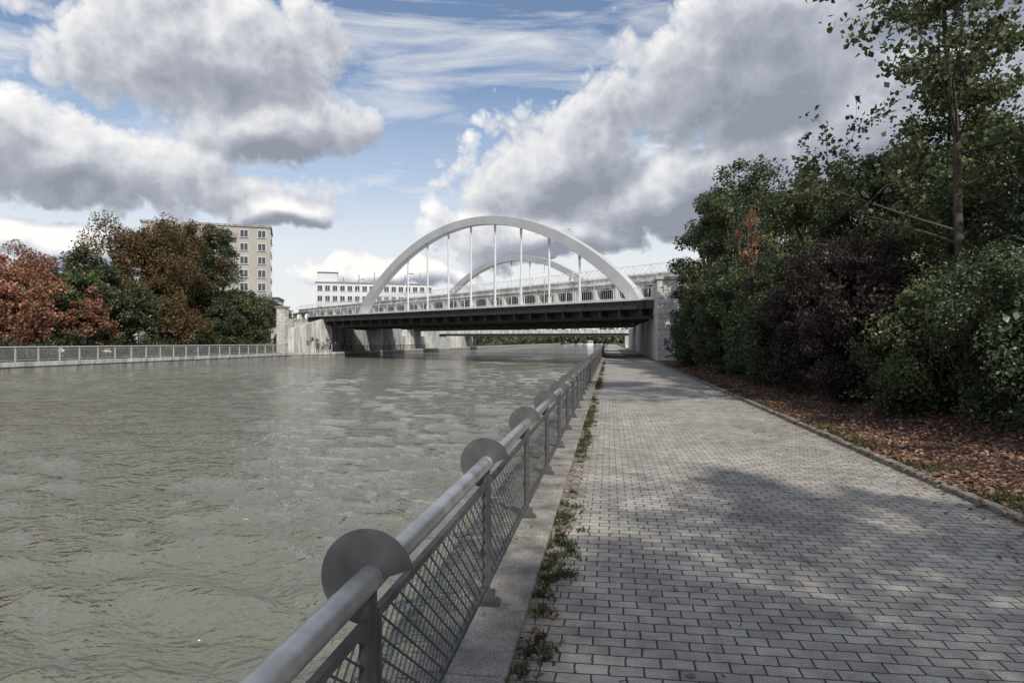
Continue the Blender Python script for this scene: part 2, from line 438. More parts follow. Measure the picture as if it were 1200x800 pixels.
P = scatter(14000, 3.88, 4.25, 1.5, 34, 1.6, verge_z, .01)
P = P[(np.sin(P[:, 1] * 1.1) + np.sin(P[:, 1] * 2.7 + 1) > -.2)]
grass('verge_grass', P, .075, L_grass)

# ------------------------------------------------------------------ railing
def mesh_panel(Lp, z0, z1, fine=True):
    mb = MB(); w = .0038 if fine else .006; cw, ch = (.105, .072) if fine else (.16, .12); slope = ch / cw; H = z1 - z0
    def strip(ya, za, yb, zb, x):
        d = Vector((0, yb - ya, zb - za)).normalized(); n = Vector((0, -d.z, d.y)) * w
        a = Vector((x, ya, za)); b = Vector((x, yb, zb)); q = Vector((.004, 0, 0))
        mb.add([a - n, a + n, b + n, b - n, a - n + q, a + n + q, b + n + q, b - n + q],
               [(0, 1, 2, 3), (4, 7, 6, 5), (0, 4, 5, 1), (3, 2, 6, 7)])
    k = -int(H / slope / cw) - 1
    while k * cw < Lp:
        for sgn in (1, -1):
            ya, za = k * cw, 0.0; yb, zb = k * cw + H / slope, H
            if ya < 0: za = -ya * slope; ya = 0
            if yb > Lp: zb -= (yb - Lp) * slope; yb = Lp
            if zb > za + .001:
                if sgn == 1: strip(ya, z0 + za, yb, z0 + zb, 0)
                else: strip(ya, z1 - za, yb, z1 - zb, .0045)
        k += 1
    return mb

SP = 2.1
def railing(name, x, y0, y1, zb, hs, near=True, mrail=galv, mmesh=galv_mesh, mpost=galv_d):
    e = empty(name, (x, y0, zb)); n = int((y1 - y0) / SP)
    top = .87 * hs
    mb = MB(); mb.tube([(0, SP * i * .999, top) for i in range(n + 1)], .042 if near else .05, 20 if near else 8); mb.make('handrail', mrail, e, True)
    pan = mesh_panel(SP - .13, .13, .74 * hs, near)
    o0 = pan.make('mesh_panel', mmesh, e); me = o0.data; o0.location = (0, .065, 0)
    fr = MB()
    L = SP - .11
    fr.box(-.008, .018, .055, .055 + L, .105, .135); fr.box(-.008, .018, .055, .055 + L, .74 * hs - .01, .74 * hs + .02)
    fr.box(-.0085, .0185, .045, .07, .10, .74 * hs + .021); fr.box(-.0085, .0185, SP - .07, SP - .045, .10, .74 * hs + .021)
    f0 = fr.make('panel_frame', mpost, e)
    pb = MB()
    pb.box(-.024, .024, -.006, .006, .012, top - .03)
    pb.box(-.03, -.018, -.03, .03, .3, .34); pb.box(-.012, .012, -.04, .04, top - .14, top - .04)
    pb.box(-.06, .09, -.055, .055, 0, .012)
    pb.box(-.03, .06, -.03, -.022, .012, .1)
    for dx in (-.035, .065):
        pb.tube([(dx, .03, .012), (dx, .03, .03)], .011, 6)
    p0 = pb.make('post', mpost, e)
    if near:
        # plate: rounded disc on the canal side, cut away below the rail on the path side
        db = MB(); r_ = .155; cx_ = -.012; cz_ = top + .002
        prof = [(cx_ + r_ * math.cos(math.radians(a)), cz_ + r_ * math.sin(math.radians(a))) for a in range(12, 271, 6)]
        prof += [(cx_ + .01, cz_ - r_), (cx_ + .01, cz_ - .02), (cx_ + .06, cz_ + .0)]
        nP = len(prof)
        db.add([(p[0], .010, p[1]) for p in prof] + [(p[0], .018, p[1]) for p in prof],
               [tuple(range(nP)), tuple(range(2 * nP - 1, nP - 1, -1))] + [(i, nP + i, nP + (i + 1) % nP, (i + 1) % nP) for i in range(nP)])
        d0 = db.make('disc_plate', mpost, e)
        cl = MB(); cl.tube([(0, -.05, top), (0, .05, top)], .0455, 20); c0 = cl.make('rail_collar', mrail, e, True)
    for i in range(1, n):
        for src in ([o0, f0, p0] + ([d0] if near else []) + ([c0] if near and i % 3 == 0 else [])):
            c = obj(src.name.split('.')[0], src.data, e); c.location = (src.location.x, src.location.y + SP * i, 0)
    return e
railing('canal_railing', -.76, -2.10, 112, .05, 1.0)
far_m = pm('railing_pale', (.62, .61, .59), (.48, .475, .46), 3, .5, 0, metal=.2)
railing('canal_railing', -44.35, 10, 91, .12, 1.3, near=False, mrail=far_m, mmesh=far_m, mpost=far_m)
railing('canal_railing', -40.85, 97, 150, .12, 1.0, near=False, mrail=black, mmesh=black, mpost=black)

# ------------------------------------------------------------------ bridges
R0 = Vector((2.8, 67.1, 0)); U = Vector((-.801, .598, 0)); N_ = Vector((.598, .801, 0))
def W(s, t, z):
    p = R0 + U * s + N_ * t; return (p.x, p.y, z)
class BB(MB):
    def ob(s, s0, s1, t0, t1, z0, z1, zz=None):
        zz = zz or (lambda a, z: z)
        s.hexa([W(s0, t0, zz(s0, z0)), W(s0, t1, zz(s0, z0)), W(s1, t1, zz(s1, z0)), W(s1, t0, zz(s1, z0)),
                W(s0, t0, zz(s0, z1)), W(s0, t1, zz(s0, z1)), W(s1, t1, zz(s1, z1)), W(s1, t0, zz(s1, z1))])

def arch_bridge(s0, s1, t0, width, apex, dz, sa, sb, hang, lamps=True, arch_t=(0,)):
    e = empty('arch_bridge')
    b = BB(); b.ob(sa, sb, t0 - 1.2, t0 + width, 4.75 + dz, 5.55 + dz); b.make('deck_fascia', dark_steel, e)
    b = BB(); b.ob(sa, sb, t0 - 1.42, t0 + width + .2, 5.552 + dz, 5.70 + dz); b.make('deck_edge', white_steel, e)
    b = BB()
    for tt in (.2, width * .5, width - .9): b.ob(sa, sb, t0 + tt, t0 + tt + .5, 3.85 + dz, 4.748 + dz)
    s = sa + 1
    while s < sb - 1: b.ob(s, s + .25, t0 - 1.0, t0 + width - .1, 4.15 + dz, 4.747 + dz); s += 2.4
    s = sa + .5
    while s < sb: b.ob(s, s + .06, t0 - 1.3, t0 - 1.201, 4.75 + dz, 5.55 + dz); s += 2.4
    b.make('girders', dark_steel, e)
    for at in arch_t:
        b = BB(); n = 48; prev = None; ta = t0 + at
        L = s1 - s0
        def ax(k):
            q = -1 + 2 * k / n
            z = 5.3 + dz + (apex - 5.3 - dz) * (.75 * (1 - q * q) + .25 * math.sqrt(max(0, 1 - q * q)))
            return s0 + L * k / n, z
        cen = [ax(k) for k in range(n + 1)]
        rings = []
        for k in range(n + 1):
            a = cen[max(k - 1, 0)]; c = cen[min(k + 1, n)]; dx, dzz = c[0] - a[0], c[1] - a[1]; l = math.hypot(dx, dzz); nx_, nz_ = -dzz / l, dx / l
            q = abs(-1 + 2 * k / n); hd = .48 + .16 * q; s_, z_ = cen[k]
            rings.append([W(s_ - nx_ * hd, ta - .45, z_ - nz_ * hd), W(s_ - nx_ * hd, ta + .45, z_ - nz_ * hd), W(s_ + nx_ * hd, ta + .45, z_ + nz_ * hd), W(s_ + nx_ * hd, ta - .45, z_ + nz_ * hd)])
        vs = [p for r in rings for p in r]; fs = []
        for k in range(n):
            for j in range(4): fs.append((k * 4 + j, k * 4 + (j + 1) % 4, k * 4 + 4 + (j + 1) % 4, k * 4 + 4 + j))
        b.add(vs, fs); b.make('arch_rib', arch_m, e, bevel=.04)
        b = BB()
        for k in range(4, n - 3, 4):
            r = rings[k]; a = cen[k - 1]; c = cen[k + 1]; dx, dzz = c[0] - a[0], c[1] - a[1]; l = math.hypot(dx, dzz); tx, tz = dx / l * .03, dzz / l * .03; hd = .5 + .16 * abs(-1 + 2 * k / n); nx_, nz_ = -dzz / l, dx / l; s_, z_ = cen[k]
            pts = []
            for (tt) in (ta - .475, ta - .452):
                for (sg, sh) in ((-1, -1), (1, -1), (1, 1), (-1, 1)):
                    pts.append(W(s_ + sg * tx + sh * nx_ * hd * .98, tt, z_ + sg * tz + sh * nz_ * hd * .98))
            b.hexa(pts)
        b.make('arch_seams', arch_m, e)
        b = BB()
        for hsx in hang:
            q = -1 + 2 * (hsx - s0) / L; z = 5.3 + dz + (apex - 5.3 - dz) * (.75 * (1 - q * q) + .25 * math.sqrt(1 - q * q)) - .5
            b.ob(hsx - .06, hsx + .06, ta - .1, ta + .1, 5.6 + dz, z); b.ob(hsx - .16, hsx + .16, ta - .05, ta + .05, z - .7, z + .1)
            b.ob(hsx - .2, hsx + .2, ta - .051, ta + .051, 5.6 + dz, 6.5 + dz)
        b.make('hangers', white_steel, e)
    b = BB(); s = sa
    for tr_ in (t0 - 1.3, t0 + width + .05):
        b.ob(sa, sb, tr_ - .025, tr_ + .025, 6.70 + dz, 6.75 + dz); b.ob(sa, sb, tr_ - .015, tr_ + .015, 5.80 + dz, 5.83 + dz)
        s = sa
        while s < sb:
            b.ob(s, s + .06, tr_ - .03, tr_ + .03, 5.70 + dz, 6.70 + dz)
            for k in range(1, 8): b.ob(s + k * .25, s + k * .25 + .014, tr_ - .008, tr_ + .008, 5.83 + dz, 6.70 + dz)
            s += 2.0
    b.make('parapet_railing', white_steel, e)
    return e
arch_bridge(0, 48.2, 0, 11.3, 16.15, 0, -26, 62, [7.3 + 4.25 * k for k in range(8)])
arch_bridge(29, 77, 36, 9, 17.3, .25, 0, 95, [34 + 4.8 * k for k in range(9)])

def rail_bridge():
    e = empty('railway_bridge')
    zz = lambda s, z: 5.6 + (z - 5.6) * (1 - .0042 * (s - 8))
    t = 13.2; cell = 3.3; s = -24.0; b = BB()
    z0, z1 = 5.3, 8.75; dk = BB()
    while s < 92:
        cs = s + cell / 2; cz = 7.45; a_, h_ = 1.28, .90; n = 32
        ell = []; rec = []
        for i in range(n):
            th = 2 * math.pi * (i + .5) / n; ce, se = math.cos(th), math.sin(th)
            ex = a_ * math.copysign(abs(ce) ** .8, ce); ez = h_ * math.copysign(abs(se) ** (.75), se)
            ell.append((cs + ex, cz + ez))
            k = 1 / max(abs(ce) / (cell / 2), abs(se) / (z1 - cz if se > 0 else cz - z0), 1e-6)
            rec.append((cs + ce * k, cz + se * k))
        vs = [W(p[0], t, zz(p[0], p[1])) for p in ell] + [W(p[0], t, zz(p[0], p[1])) for p in rec] + [W(p[0], t + .7, zz(p[0], p[1])) for p in ell]
        fs = []
        for i in range(n):
            j = (i + 1) % n
            fs.append((i, j, n + j, n + i)); fs.append((i, 2 * n + i, 2 * n + j, j))
        b.add(vs, fs)
        b.ob(s - .22, s + .22, t - .16, t - .002, z0, z1, zz)
        b.ob(cs - 1.3, cs + 1.3, t - .12, t - .003, 8.44, 8.56, zz)
        s += cell
    b.make('oval_web', beam_m, e)
    b = BB(); b.ob(-24, 92, t - .35, t + .9, 8.752, 8.95, zz); b.ob(-24, 92, t - .12, t + .3, 8.952, 9.52, zz); b.ob(-24, 92, t - .28, t + .5, 9.522, 9.68, zz)
    b.ob(-24, 92, t - .3, t + .8, 4.9, 5.298, zz)
    b.make('cornice', beam_m, e)
    b = BB(); b.ob(-24, 92, t + 2.2, t + 9, 4.86, 8.5, zz); b.ob(-24, 92, t + .902, t + 9, 8.8, 8.93, zz); b.ob(-24, 92, t + .82, t + 9, 4.5, 4.85)  # first block backs the ovals; interior shade is put into its dark colour
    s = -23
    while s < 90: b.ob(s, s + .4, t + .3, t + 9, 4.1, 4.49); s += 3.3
    b.make('track_deck_and_shade_block', dark_in, e)
    b = BB(); s = -24.0
    b.ob(-24, 92, t + .0, t + .06, 10.72, 10.80, zz); b.ob(-24, 92, t + .0, t + .05, 9.8, 9.85, zz)
    while s < 92:
        b.ob(s, s + .09, t - .02, t + .08, 9.68, 10.9, zz)
        for (za, zb) in ((9.85, 10.72), (10.72, 9.85)):
            for q in range(3):
                sa_ = s + .1 + q * .78; sb_ = sa_ + .76
                b.hexa([W(sa_, t, zz(sa_, za - .03)), W(sa_, t + .03, zz(sa_, za - .03)), W(sb_, t + .03, zz(sb_, zb - .03)), W(sb_, t, zz(sb_, zb - .03)),
                        W(sa_, t, zz(sa_, za + .03)), W(sa_, t + .03, zz(sa_, za + .03)), W(sb_, t + .03, zz(sb_, zb + .03)), W(sb_, t, zz(sb_, zb + .03))])
        s += 2.4
    b.make('lattice_fence', white_steel, e)
rail_bridge()

e = empty('girder_bridge')
b = MB(); b.hexa([(-60, 196, 3.9), (14, 186, 3.9), (14, 195, 3.9), (-60, 205, 3.9), (-60, 196, 4.9), (14, 186, 4.9), (14, 195, 4.9), (-60, 205, 4.9)]); b.make('deck', conc_white, e)
b = MB(); b.hexa([(-60, 196.5, 3.2), (14, 186.5, 3.2), (14, 194.5, 3.2), (-60, 204.5, 3.2), (-60, 196.5, 3.898), (14, 186.5, 3.898), (14, 194.5, 3.898), (-60, 204.5, 3.898)]); b.make('girders', dark_in, e)
b = MB()
for i in range(38):
    x = -60 + i * 2; y = 196 - 10 * (i * 2) / 74; b.box(x, x + .1, y + .1, y + .2, 4.902, 6.0)
b.hexa([(-60, 196.1, 6.0), (14, 186.1, 6.0), (14, 186.2, 6.0), (-60, 196.2, 6.0), (-60, 196.1, 6.12), (14, 186.1, 6.12), (14, 186.2, 6.12), (-60, 196.2, 6.12)])
b.make('railing', white_steel, e)
b = MB(); b.box(-46, -41.5, 190, 206, -.1, 3.19); b.box(4.2, 8, 184, 198, -.1, 3.19); b.make('abutments', conc_white, e)

e = empty('bridge_abutment')
b = MB(); b.box(4.1, 5.9, 60, 63.6, -.1, 7.0); b.make('end_pier', stone, e, bevel=.04)
b = MB(); b.box(3.95, 6.05, 59.85, 63.75, 7.002, 7.28); b.make('pier_cap', conc_white, e, bevel=.03)
b = MB(); b.box(4.2, 9, 63.602, 150, -.1, 4.12); b.box(4.25, 30, 66, 140, -.1, 3.69); b.make('abutment_wall', conc_white, e)
b = MB(); b.box(4.12, 4.7, 63.603, 70, 4.142, 7.0); b.make('wing_parapet', conc_white, e)
b = MB(); b.box(5.902, 34, 61.5, 64, -.1, 5.0); b.make('wing_wall', stone, e)
e = empty('bridge_abutment')
b = MB(); b.box(-60, -43.2, 102, 112, -.1, 4.70); b.make('abutment_wall', conc_white, e)
b = MB(); b.box(-58, -43.6, 112.002, 128, -.1, 3.69); b.make('rear_wall', conc_white, e)
b = MB()
for y0 in (131, 146, 163): b.box(-50, -42.6, y0, y0 + 5.5, -.1, 4.3)
b.box(-52, -44.5, 128, 189, -.1, 2.9)
b.make('piers', conc_white, e)
b = MB(); b.hexa([(-47, 95.4, 0), (-46.3, 95.4, 0), (-42.9, 101.8, 0), (-43.6, 101.8, 0), (-47, 95.4, 3.6), (-46.3, 95.4, 3.6), (-42.9, 101.8, 5.5), (-43.6, 101.8, 5.5)]); b.make('wing_wall', conc_white, e)
b = MB(); b.box(-48.3, -47, 94.2, 95.5, 0, 6.6); b.make('pillar', stone, e, bevel=.04)
b = MB(); b.box(-48.45, -46.85, 94.05, 95.65, 6.602, 6.85); b.make('pillar_cap', conc_grey, e)
b = MB(); b.box(-75, -48.2, 99, 99.8, 0, 5.2); b.make('approach_wall', conc_white, e)

def graffiti(name, org, ud, w, h, n, rr):
    e = empty(name)
    r = random.Random(rr)
    mbs = [MB() for _ in graf]
    nrm = Vector(ud).cross(Vector((0, 0, 1))).normalized()
    for i in range(n):
        m = mbs[r.choice([0, 0, 1, 2, 3, 0])]
        cx = r.uniform(0, w); cz = r.uniform(.5, h); sz = r.uniform(.2, .6); th = r.uniform(.03, .08)
        pts = []
        for k in range(r.randint(5, 9)): pts.append((cx + r.uniform(-sz, sz) * .8, max(.05, cz + r.uniform(-sz, sz))))
        for (a, c) in zip(pts[:-1], pts[1:]):
            A = Vector(org) + Vector(ud) * a[0] + Vector((0, 0, a[1])); C = Vector(org) + Vector(ud) * c[0] + Vector((0, 0, c[1]))
            d = (C - A)
            if d.length < .05: continue
            d.normalize(); k = d.cross(nrm).normalized() * th
            o = nrm * (.004 + .0006 * i + r.random() * .0004)
            m.add([A - k + o, A + k + o, C + k + o, C - k + o], [(0, 1, 2, 3)])
    for m, g in zip(mbs, graf):
        if m.v: m.make('paint', g, e)
graffiti('graffiti', (4.6, 60, .2), (1, 0, 0), .9, 1.6, 4, 3)
graffiti('graffiti', (-43.2, 102.2, .2), (0, 1, 0), 9.5, 2.2, 26, 8)
graffiti('graffiti', (-42.6, 131.1, .2), (0, 1, 0), 5, 2.0, 10, 18)
wd = Vector((3.4, 6.4, 0)).normalized()
graffiti('graffiti', (Vector((-46.3, 95.4, .2)) + wd * 2.6), tuple(wd), 4.2, 1.8, 20, 15)

def lamp(x, y, z0, h):
    e = empty('street_lamp', (x, y, z0)); b = MB()
    b.tube([(0, 0, 0), (0, 0, h * .5), (0, 0, h)], [.09, .07, .05], 8)
    b.tube([(0, 0, h), (.35, -.2, h + .25), (1.0, -.55, h + .3)], .035, 6); b.make('pole', galv, e, True)
    b = MB(); b.box(.8, 1.55, -.7, -.45, h + .24, h + .36); b.make('lamp_head', galv_d, e, bevel=.04)
for s_, t_ in ((52, 10.5), (22, 10.8), (-4, 10.8), (66, 10.5)):
    p = W(s_, t_, 5.72); lamp(p[0], p[1], 5.72, 6.5)

# ------------------------------------------------------------------ people on the far promenade
skin_m = pm('skin', (.45, .28, .2), (.40, .25, .18), 5, .6, 0)
hair_m = pm('hair', (.04, .028, .02), (.025, .018, .014), 9, .7, 0)
def person(x, y, z, ang, jc, pc, stride=.18, h=1.75):
    e = empty('person', (x, y, z)); e.rotation_euler = (0, 0, ang); e.scale = (h / 1.75,) * 3
    jm = pm('jacket', jc, tuple(c * .8 for c in jc), 4, .85, 0); tm = pm('trousers', pc, tuple(c * .8 for c in pc), 4, .85, 0)
    def sk(name, V, E, R, mat, lv=1):
        me = bpy.data.meshes.new(name); me.from_pydata(V, E, []); o = obj(name, me, e)
        m = o.modifiers.new('skin', 'SKIN'); m.use_smooth_shade = True
        for i, r in enumerate(R): me.skin_vertices[0].data[i].radius = r if isinstance(r, tuple) else (r, r)
        me.skin_vertices[0].data[0].use_root = True
        s = o.modifiers.new('sub', 'SUBSURF'); s.levels = lv; s.render_levels = lv
        me.materials.append(mat); return o
    s = stride
    sk('trousers', [(0, 0, .95), (-.1, 0, .88), (-.1, s * .5, .5), (-.1, s, .1), (-.1, s + .1, .04), (.1, 0, .88), (.1, -s * .4, .5), (.1, -s, .1), (.1, -s + .1, .04)],
       [(0, 1), (1, 2), (2, 3), (3, 4), (0, 5), (5, 6), (6, 7), (7, 8)], [.13, .1, .07, .05, .045, .1, .07, .05, .045], tm)
    sk('jacket', [(0, 0, .92), (0, .01, 1.2), (0, 0, 1.42), (-.19, 0, 1.40), (-.25, -.08, 1.14), (-.24, .06, .92), (.19, 0, 1.40), (.25, .05, 1.14), (.22, .17, .93)],
       [(0, 1), (1, 2), (2, 3), (3, 4), (4, 5), (2, 6), (6, 7), (7, 8)], [(.17, .12), (.16, .115), (.13, .1), .065, .05, .038, .065, .05, .038], jm)
    sk('head', [(0, 0, 1.44), (0, .01, 1.54), (0, .03, 1.66), (0, .11, 1.63)], [(0, 1), (1, 2), (2, 3)], [.05, .055, (.085, .1), .02], skin_m)
    sk('hair', [(0, -.03, 1.62), (0, 0, 1.72)], [(0, 1)], [.085, .075], hair_m)
    for sx, p in ((-1, (-.24, .07, .88)), (1, (.22, .19, .89))):
        V = [p, (p[0], p[1] + .02, p[2] - .07)]; E = [(0, 1)]; R = [.028, .03]
        for k in range(4): V.append((p[0] + (k - 1.5) * .012, p[1] + .03 + .01 * k, p[2] - .16 + abs(k - 1.2) * .012)); E.append((1, len(V) - 1)); R.append(.009)
        V.append((p[0] - sx * .04, p[1] + .03, p[2] - .11)); E.append((1, len(V) - 1)); R.append(.01)
        sk('hand', V, E, R, skin_m)
person(-43.0, 96.6, 0, .5, (.05, .06, .09), (.03, .035, .05))
person(-42.5, 97.3, 0, -2.4, (.30, .27, .25), (.05, .06, .1), .05, 1.66)
person(-42.0, 99.0, 0, 1.6, (.03, .03, .035), (.06, .055, .05), .08, 1.8)
person(-41.8, 100.4, 0, .2, (.04, .04, .05), (.03, .03, .04), .15, 1.75)
person(-42.2, 104.0, 0, 3.0, (.25, .06, .06), (.03, .03, .04), .2, 1.72)
person(-42.0, 107.5, 0, 2.6, (.3, .3, .33), (.03, .03, .04), .2, 1.78)

# ------------------------------------------------------------------ buildings
def building(name, p0, p1, depth, h, storeys, cols, wall, roofm, z0=0, win=(1.3, 1.5)):
    e = empty(name); a = Vector((p0[0], p0[1], 0)); u = Vector((p1[0] - p0[0], p1[1] - p0[1], 0)); L = u.length; u.normalize(); n = Vector((-u.y, u.x, 0))
    if n.y < 0: n = -n
    def ob(mb, s0, s1, t0, t1, za, zb):
        q = [a + u * s + n * t for s, t in ((s0, t0), (s1, t0), (s1, t1), (s0, t1))]
        mb.hexa([(v.x, v.y, za) for v in q] + [(v.x, v.y, zb) for v in q])
    b = MB(); ob(b, 0, L, 0, depth, z0, h); b.make('walls', wall, e)
    b = MB(); ob(b, -.25, L + .25, -.25, depth + .25, h + .002, h + .45); b.make('roof', roofm, e)
    fr = MB(); gl = MB(); si = MB()
    sh = (h - .6) / storeys
    def windows(fn, LL, nc):
        cw = LL / nc
        for i in range(storeys):
            zc = .6 + sh * (i + .5)
            for j in range(nc):
                sc_ = cw * (j + .5); w, hh = win[0] / 2, win[1] / 2
                fn(gl, sc_ - w, sc_ + w, .03, zc - hh, zc + hh)
                fn(fr, sc_ - w - .09, sc_ - w, .09, zc - hh - .09, zc + hh + .09); fn(fr, sc_ + w, sc_ + w + .09, .09, zc - hh - .09, zc + hh + .09)
                fn(fr, sc_ - w, sc_ + w, .09, zc + hh, zc + hh + .09); fn(fr, sc_ - w, sc_ + w, .09, zc - hh - .09, zc - hh)
                fn(fr, sc_ - .04, sc_ + .04, .08, zc - hh, zc + hh)
                fn(si, sc_ - w - .15, sc_ + w + .15, .2, zc - hh - .16, zc - hh - .091)
    windows(lambda m, s0, s1, d, za, zb: ob(m, s0, s1, -d, -.001, za, zb), L, cols)
    def side(m, s0, s1, d, za, zb): ob(m, L + .001, L + d, s0, s1, za, zb)
    windows(side, depth, max(2, int(depth / 3.4)))
    gl.make('window_glass', glass, e); fr.make('window_frames', frame_w, e); si.make('window_sills', conc, e)
    return e, ob
bld, ob = building('apartment_building', (-95, 127.9), (-72.6, 139), 13, 26.2, 9, 7, wall_beige, conc_grey, win=(1.5, 1.5))
b = MB(); ob(b, 1.5, 14.5, -.9, -.002, .3, 26.19); b.make('stair_block', wall_beige2, bld)
b = MB()
for i in range(9): ob(b, 15.2, 18.2, -1.2, -.003, .9 + 2.85 * i, 1.9 + 2.85 * i)
b.make('balconies', wall_beige2, bld)
bld, ob = building('office_building', (-98.0, 219), (-61.5, 234), 16, 21.5, 6, 16, wall_white, wall_grey, win=(1.5, 1.7))
b = MB(); ob(b, .5, 7, 1, 12, 21.96, 25.0); b.make('roof_plant_room', wall_white, bld)
b = MB(); ob(b, .3, 7.2, .8, 12.2, 25.002, 25.3); b.make('plant_room_roof', roof_blue, bld)
b = MB()
for i in range(6): b.tube([tuple(Vector((-98, 219, 0)) + Vector((.922, .385, 0)) * (9 + i * 5.3) + Vector((-.385 * 4, .922 * 4, z))) for z in (21.9, 24 + (i % 3))], .15, 6)
b.make('antennas', galv, bld)
building('modern_building', (-100, 97), (-78, 101), 14, 13.2, 4, 7, wall_white, roof_blue, win=(2.0, 1.5))
building('house_block', (-130, 190), (-102, 200), 14, 15, 5, 9, wall_grey, roof_blue)

# ------------------------------------------------------------------ vegetation - left bank
for (x, y, h, r, m, n, nm) in [
    (-57, 73, 16.8, 5.0, L_brown, 24000, 'autumn_tree'), (-56.0, 79, 17.6, 4.6, L_brown, 22000, 'autumn_tree'),
    (-57, 86, 18.6, 4.8, L_brown, 24000, 'autumn_tree'), (-62, 93, 20.4, 4.6, L_dark, 20000, 'deciduous_tree'),
    (-55.2, 88.5, 19.3, 3.5, L_dark, 22000, 'deciduous_tree'),
    (-55, 97, 9.8, 4.0, L_dark, 15000, 'deciduous_tree'), (-52.5, 92, 9.4, 3.6, L_green, 14000, 'deciduous_tree'),
    (-54, 103.5, 9.6, 3.6, L_dark, 12000, 'deciduous_tree'), (-52, 68, 8.2, 3.6, L_dark, 14000, 'deciduous_tree'),
    (-53, 62.5, 9.0, 3.4, L_green, 14000, 'deciduous_tree'), (-55, 66, 10.4, 3.6, L_dark, 12000, 'deciduous_tree'),
    (-54.5, 56, 10.6, 3.4, L_orange, 15000, 'autumn_tree'), (-52, 52, 7.2, 3.2, L_orange, 13000, 'autumn_tree'),
    (-53, 46, 9.0, 3.8, L_orange, 13000, 'autumn_tree'), (-50.6, 60.8, 7.0, 2.0, L_orange, 6500, 'autumn_tree'),
    (-60, 50, 11, 4, L_dark, 9000, 'deciduous_tree'), (-53, 38, 8, 4, L_green, 9000, 'deciduous_tree'),
    (-51, 75, 7.2, 3.2, L_brown, 9000, 'autumn_tree'), (-51, 84, 7.0, 3.2, L_dark, 12000, 'deciduous_tree'),
    (-57.5, 62, 10.8, 3.4, L_orange, 11000, 'autumn_tree'), (-58, 68, 12.5, 3.4, L_dark, 11000, 'deciduous_tree')]:
    tree(nm, x, y, h, r, m, n, .27, bottom=.08 if h < 12 else .15, ncl=70, cr=r * .29)
P = []
for y in np.arange(20, 108, 1.3):
    c = (-50 + rng.normal() * .8, y, 1.0); C = clumps(c, (1.6, 1.3, 1.3), 6, .2); P.append(crown_pts(C, .8, 900))
P = np.concatenate(P); P = P[P[:, 2] > .02]
leaves('hedge', P, .2, L_dark)
P = []
for i in range(60):
    y = 208 + 390 * i / 60
    for x in (-52 - rng.uniform(0, 10), 16 + rng.uniform(0, 10)):
        h = rng.uniform(7, 11); P.append(crown_pts(clumps((x, y, h * .45), (4, 4, h * .5), 8, .2), 2.2, 400))
for i in range(80):
    x = -64 - rng.uniform(0, 140); y = rng.uniform(110, 125) + max(0, (-x - 100)) * -.2; h = rng.uniform(5, 8)
    P.append(crown_pts(clumps((x, y, h * .45), (4, 4, h * .5), 8, .2), 2.0, 200))
P = np.concatenate(P); P = P[P[:, 2] > 0]
leaves('distant_trees', P, 1.0, L_far)
P = []
for i in range(650):
    y = rng.uniform(560, 640); x = rng.uniform(-420, 420); h = rng.uniform(10, 18)
    P.append(crown_pts(clumps((x, y, h * .4), (8, 5, h * .5), 8, .2), 3.6, 90))
P = np.concatenate(P); P = P[P[:, 2] > 0]
leaves('distant_trees', P, 2.6, L_far)

# ------------------------------------------------------------------ vegetation - right side
for (nm, x, y, h, rx, ry, m, n, sz) in [
    ('flowering_shrub', 8.2, 5.0, 3.3, 1.9, 1.9, L_flower, 22000, .06),
    ('flowering_shrub', 7.9, 8.6, 3.5, 1.9, 2.0, L_flower, 42000, .06),
    ('flowering_shrub', 7.3, 12.0, 3.5, 1.8, 1.9, L_flower, 40000, .06),
    ('green_shrub', 6.95, 15.3, 3.3, 1.7, 1.9, L_green, 32000, .07),
    ('purple_shrub', 6.6, 18.4, 4.3, 1.7, 1.9, L_purple, 30000, .075),
    ('purple_shrub', 6.5, 21.7, 4.9, 1.75, 2.0, L_purple, 28000, .08),
    ('green_shrub', 6.2, 25.3, 5.0, 1.7, 2.1, L_dark, 24000, .09),
    ('green_shrub', 6.1, 29.3, 5.8, 1.8, 2.3, L_green, 22000, .1),
    ('green_shrub', 6.0, 33.5, 5.5, 1.8, 2.4, L_dark, 20000, .11),
    ('green_shrub', 5.9, 38.5, 6.0, 1.75, 2.7, L_green, 18000, .12),
    ('green_shrub', 5.9, 44.0, 6.0, 1.7, 2.9, L_dark, 17000, .13),
    ('green_shrub', 6.1, 50.0, 6.0, 1.7, 3.1, L_green, 16000, .14),
    ('green_shrub', 6.8, 56.0, 5.0, 1.6, 2.6, L_dark, 12000, .14)]:
    shrub(nm, x, y, h, rx, ry, m, n, sz)
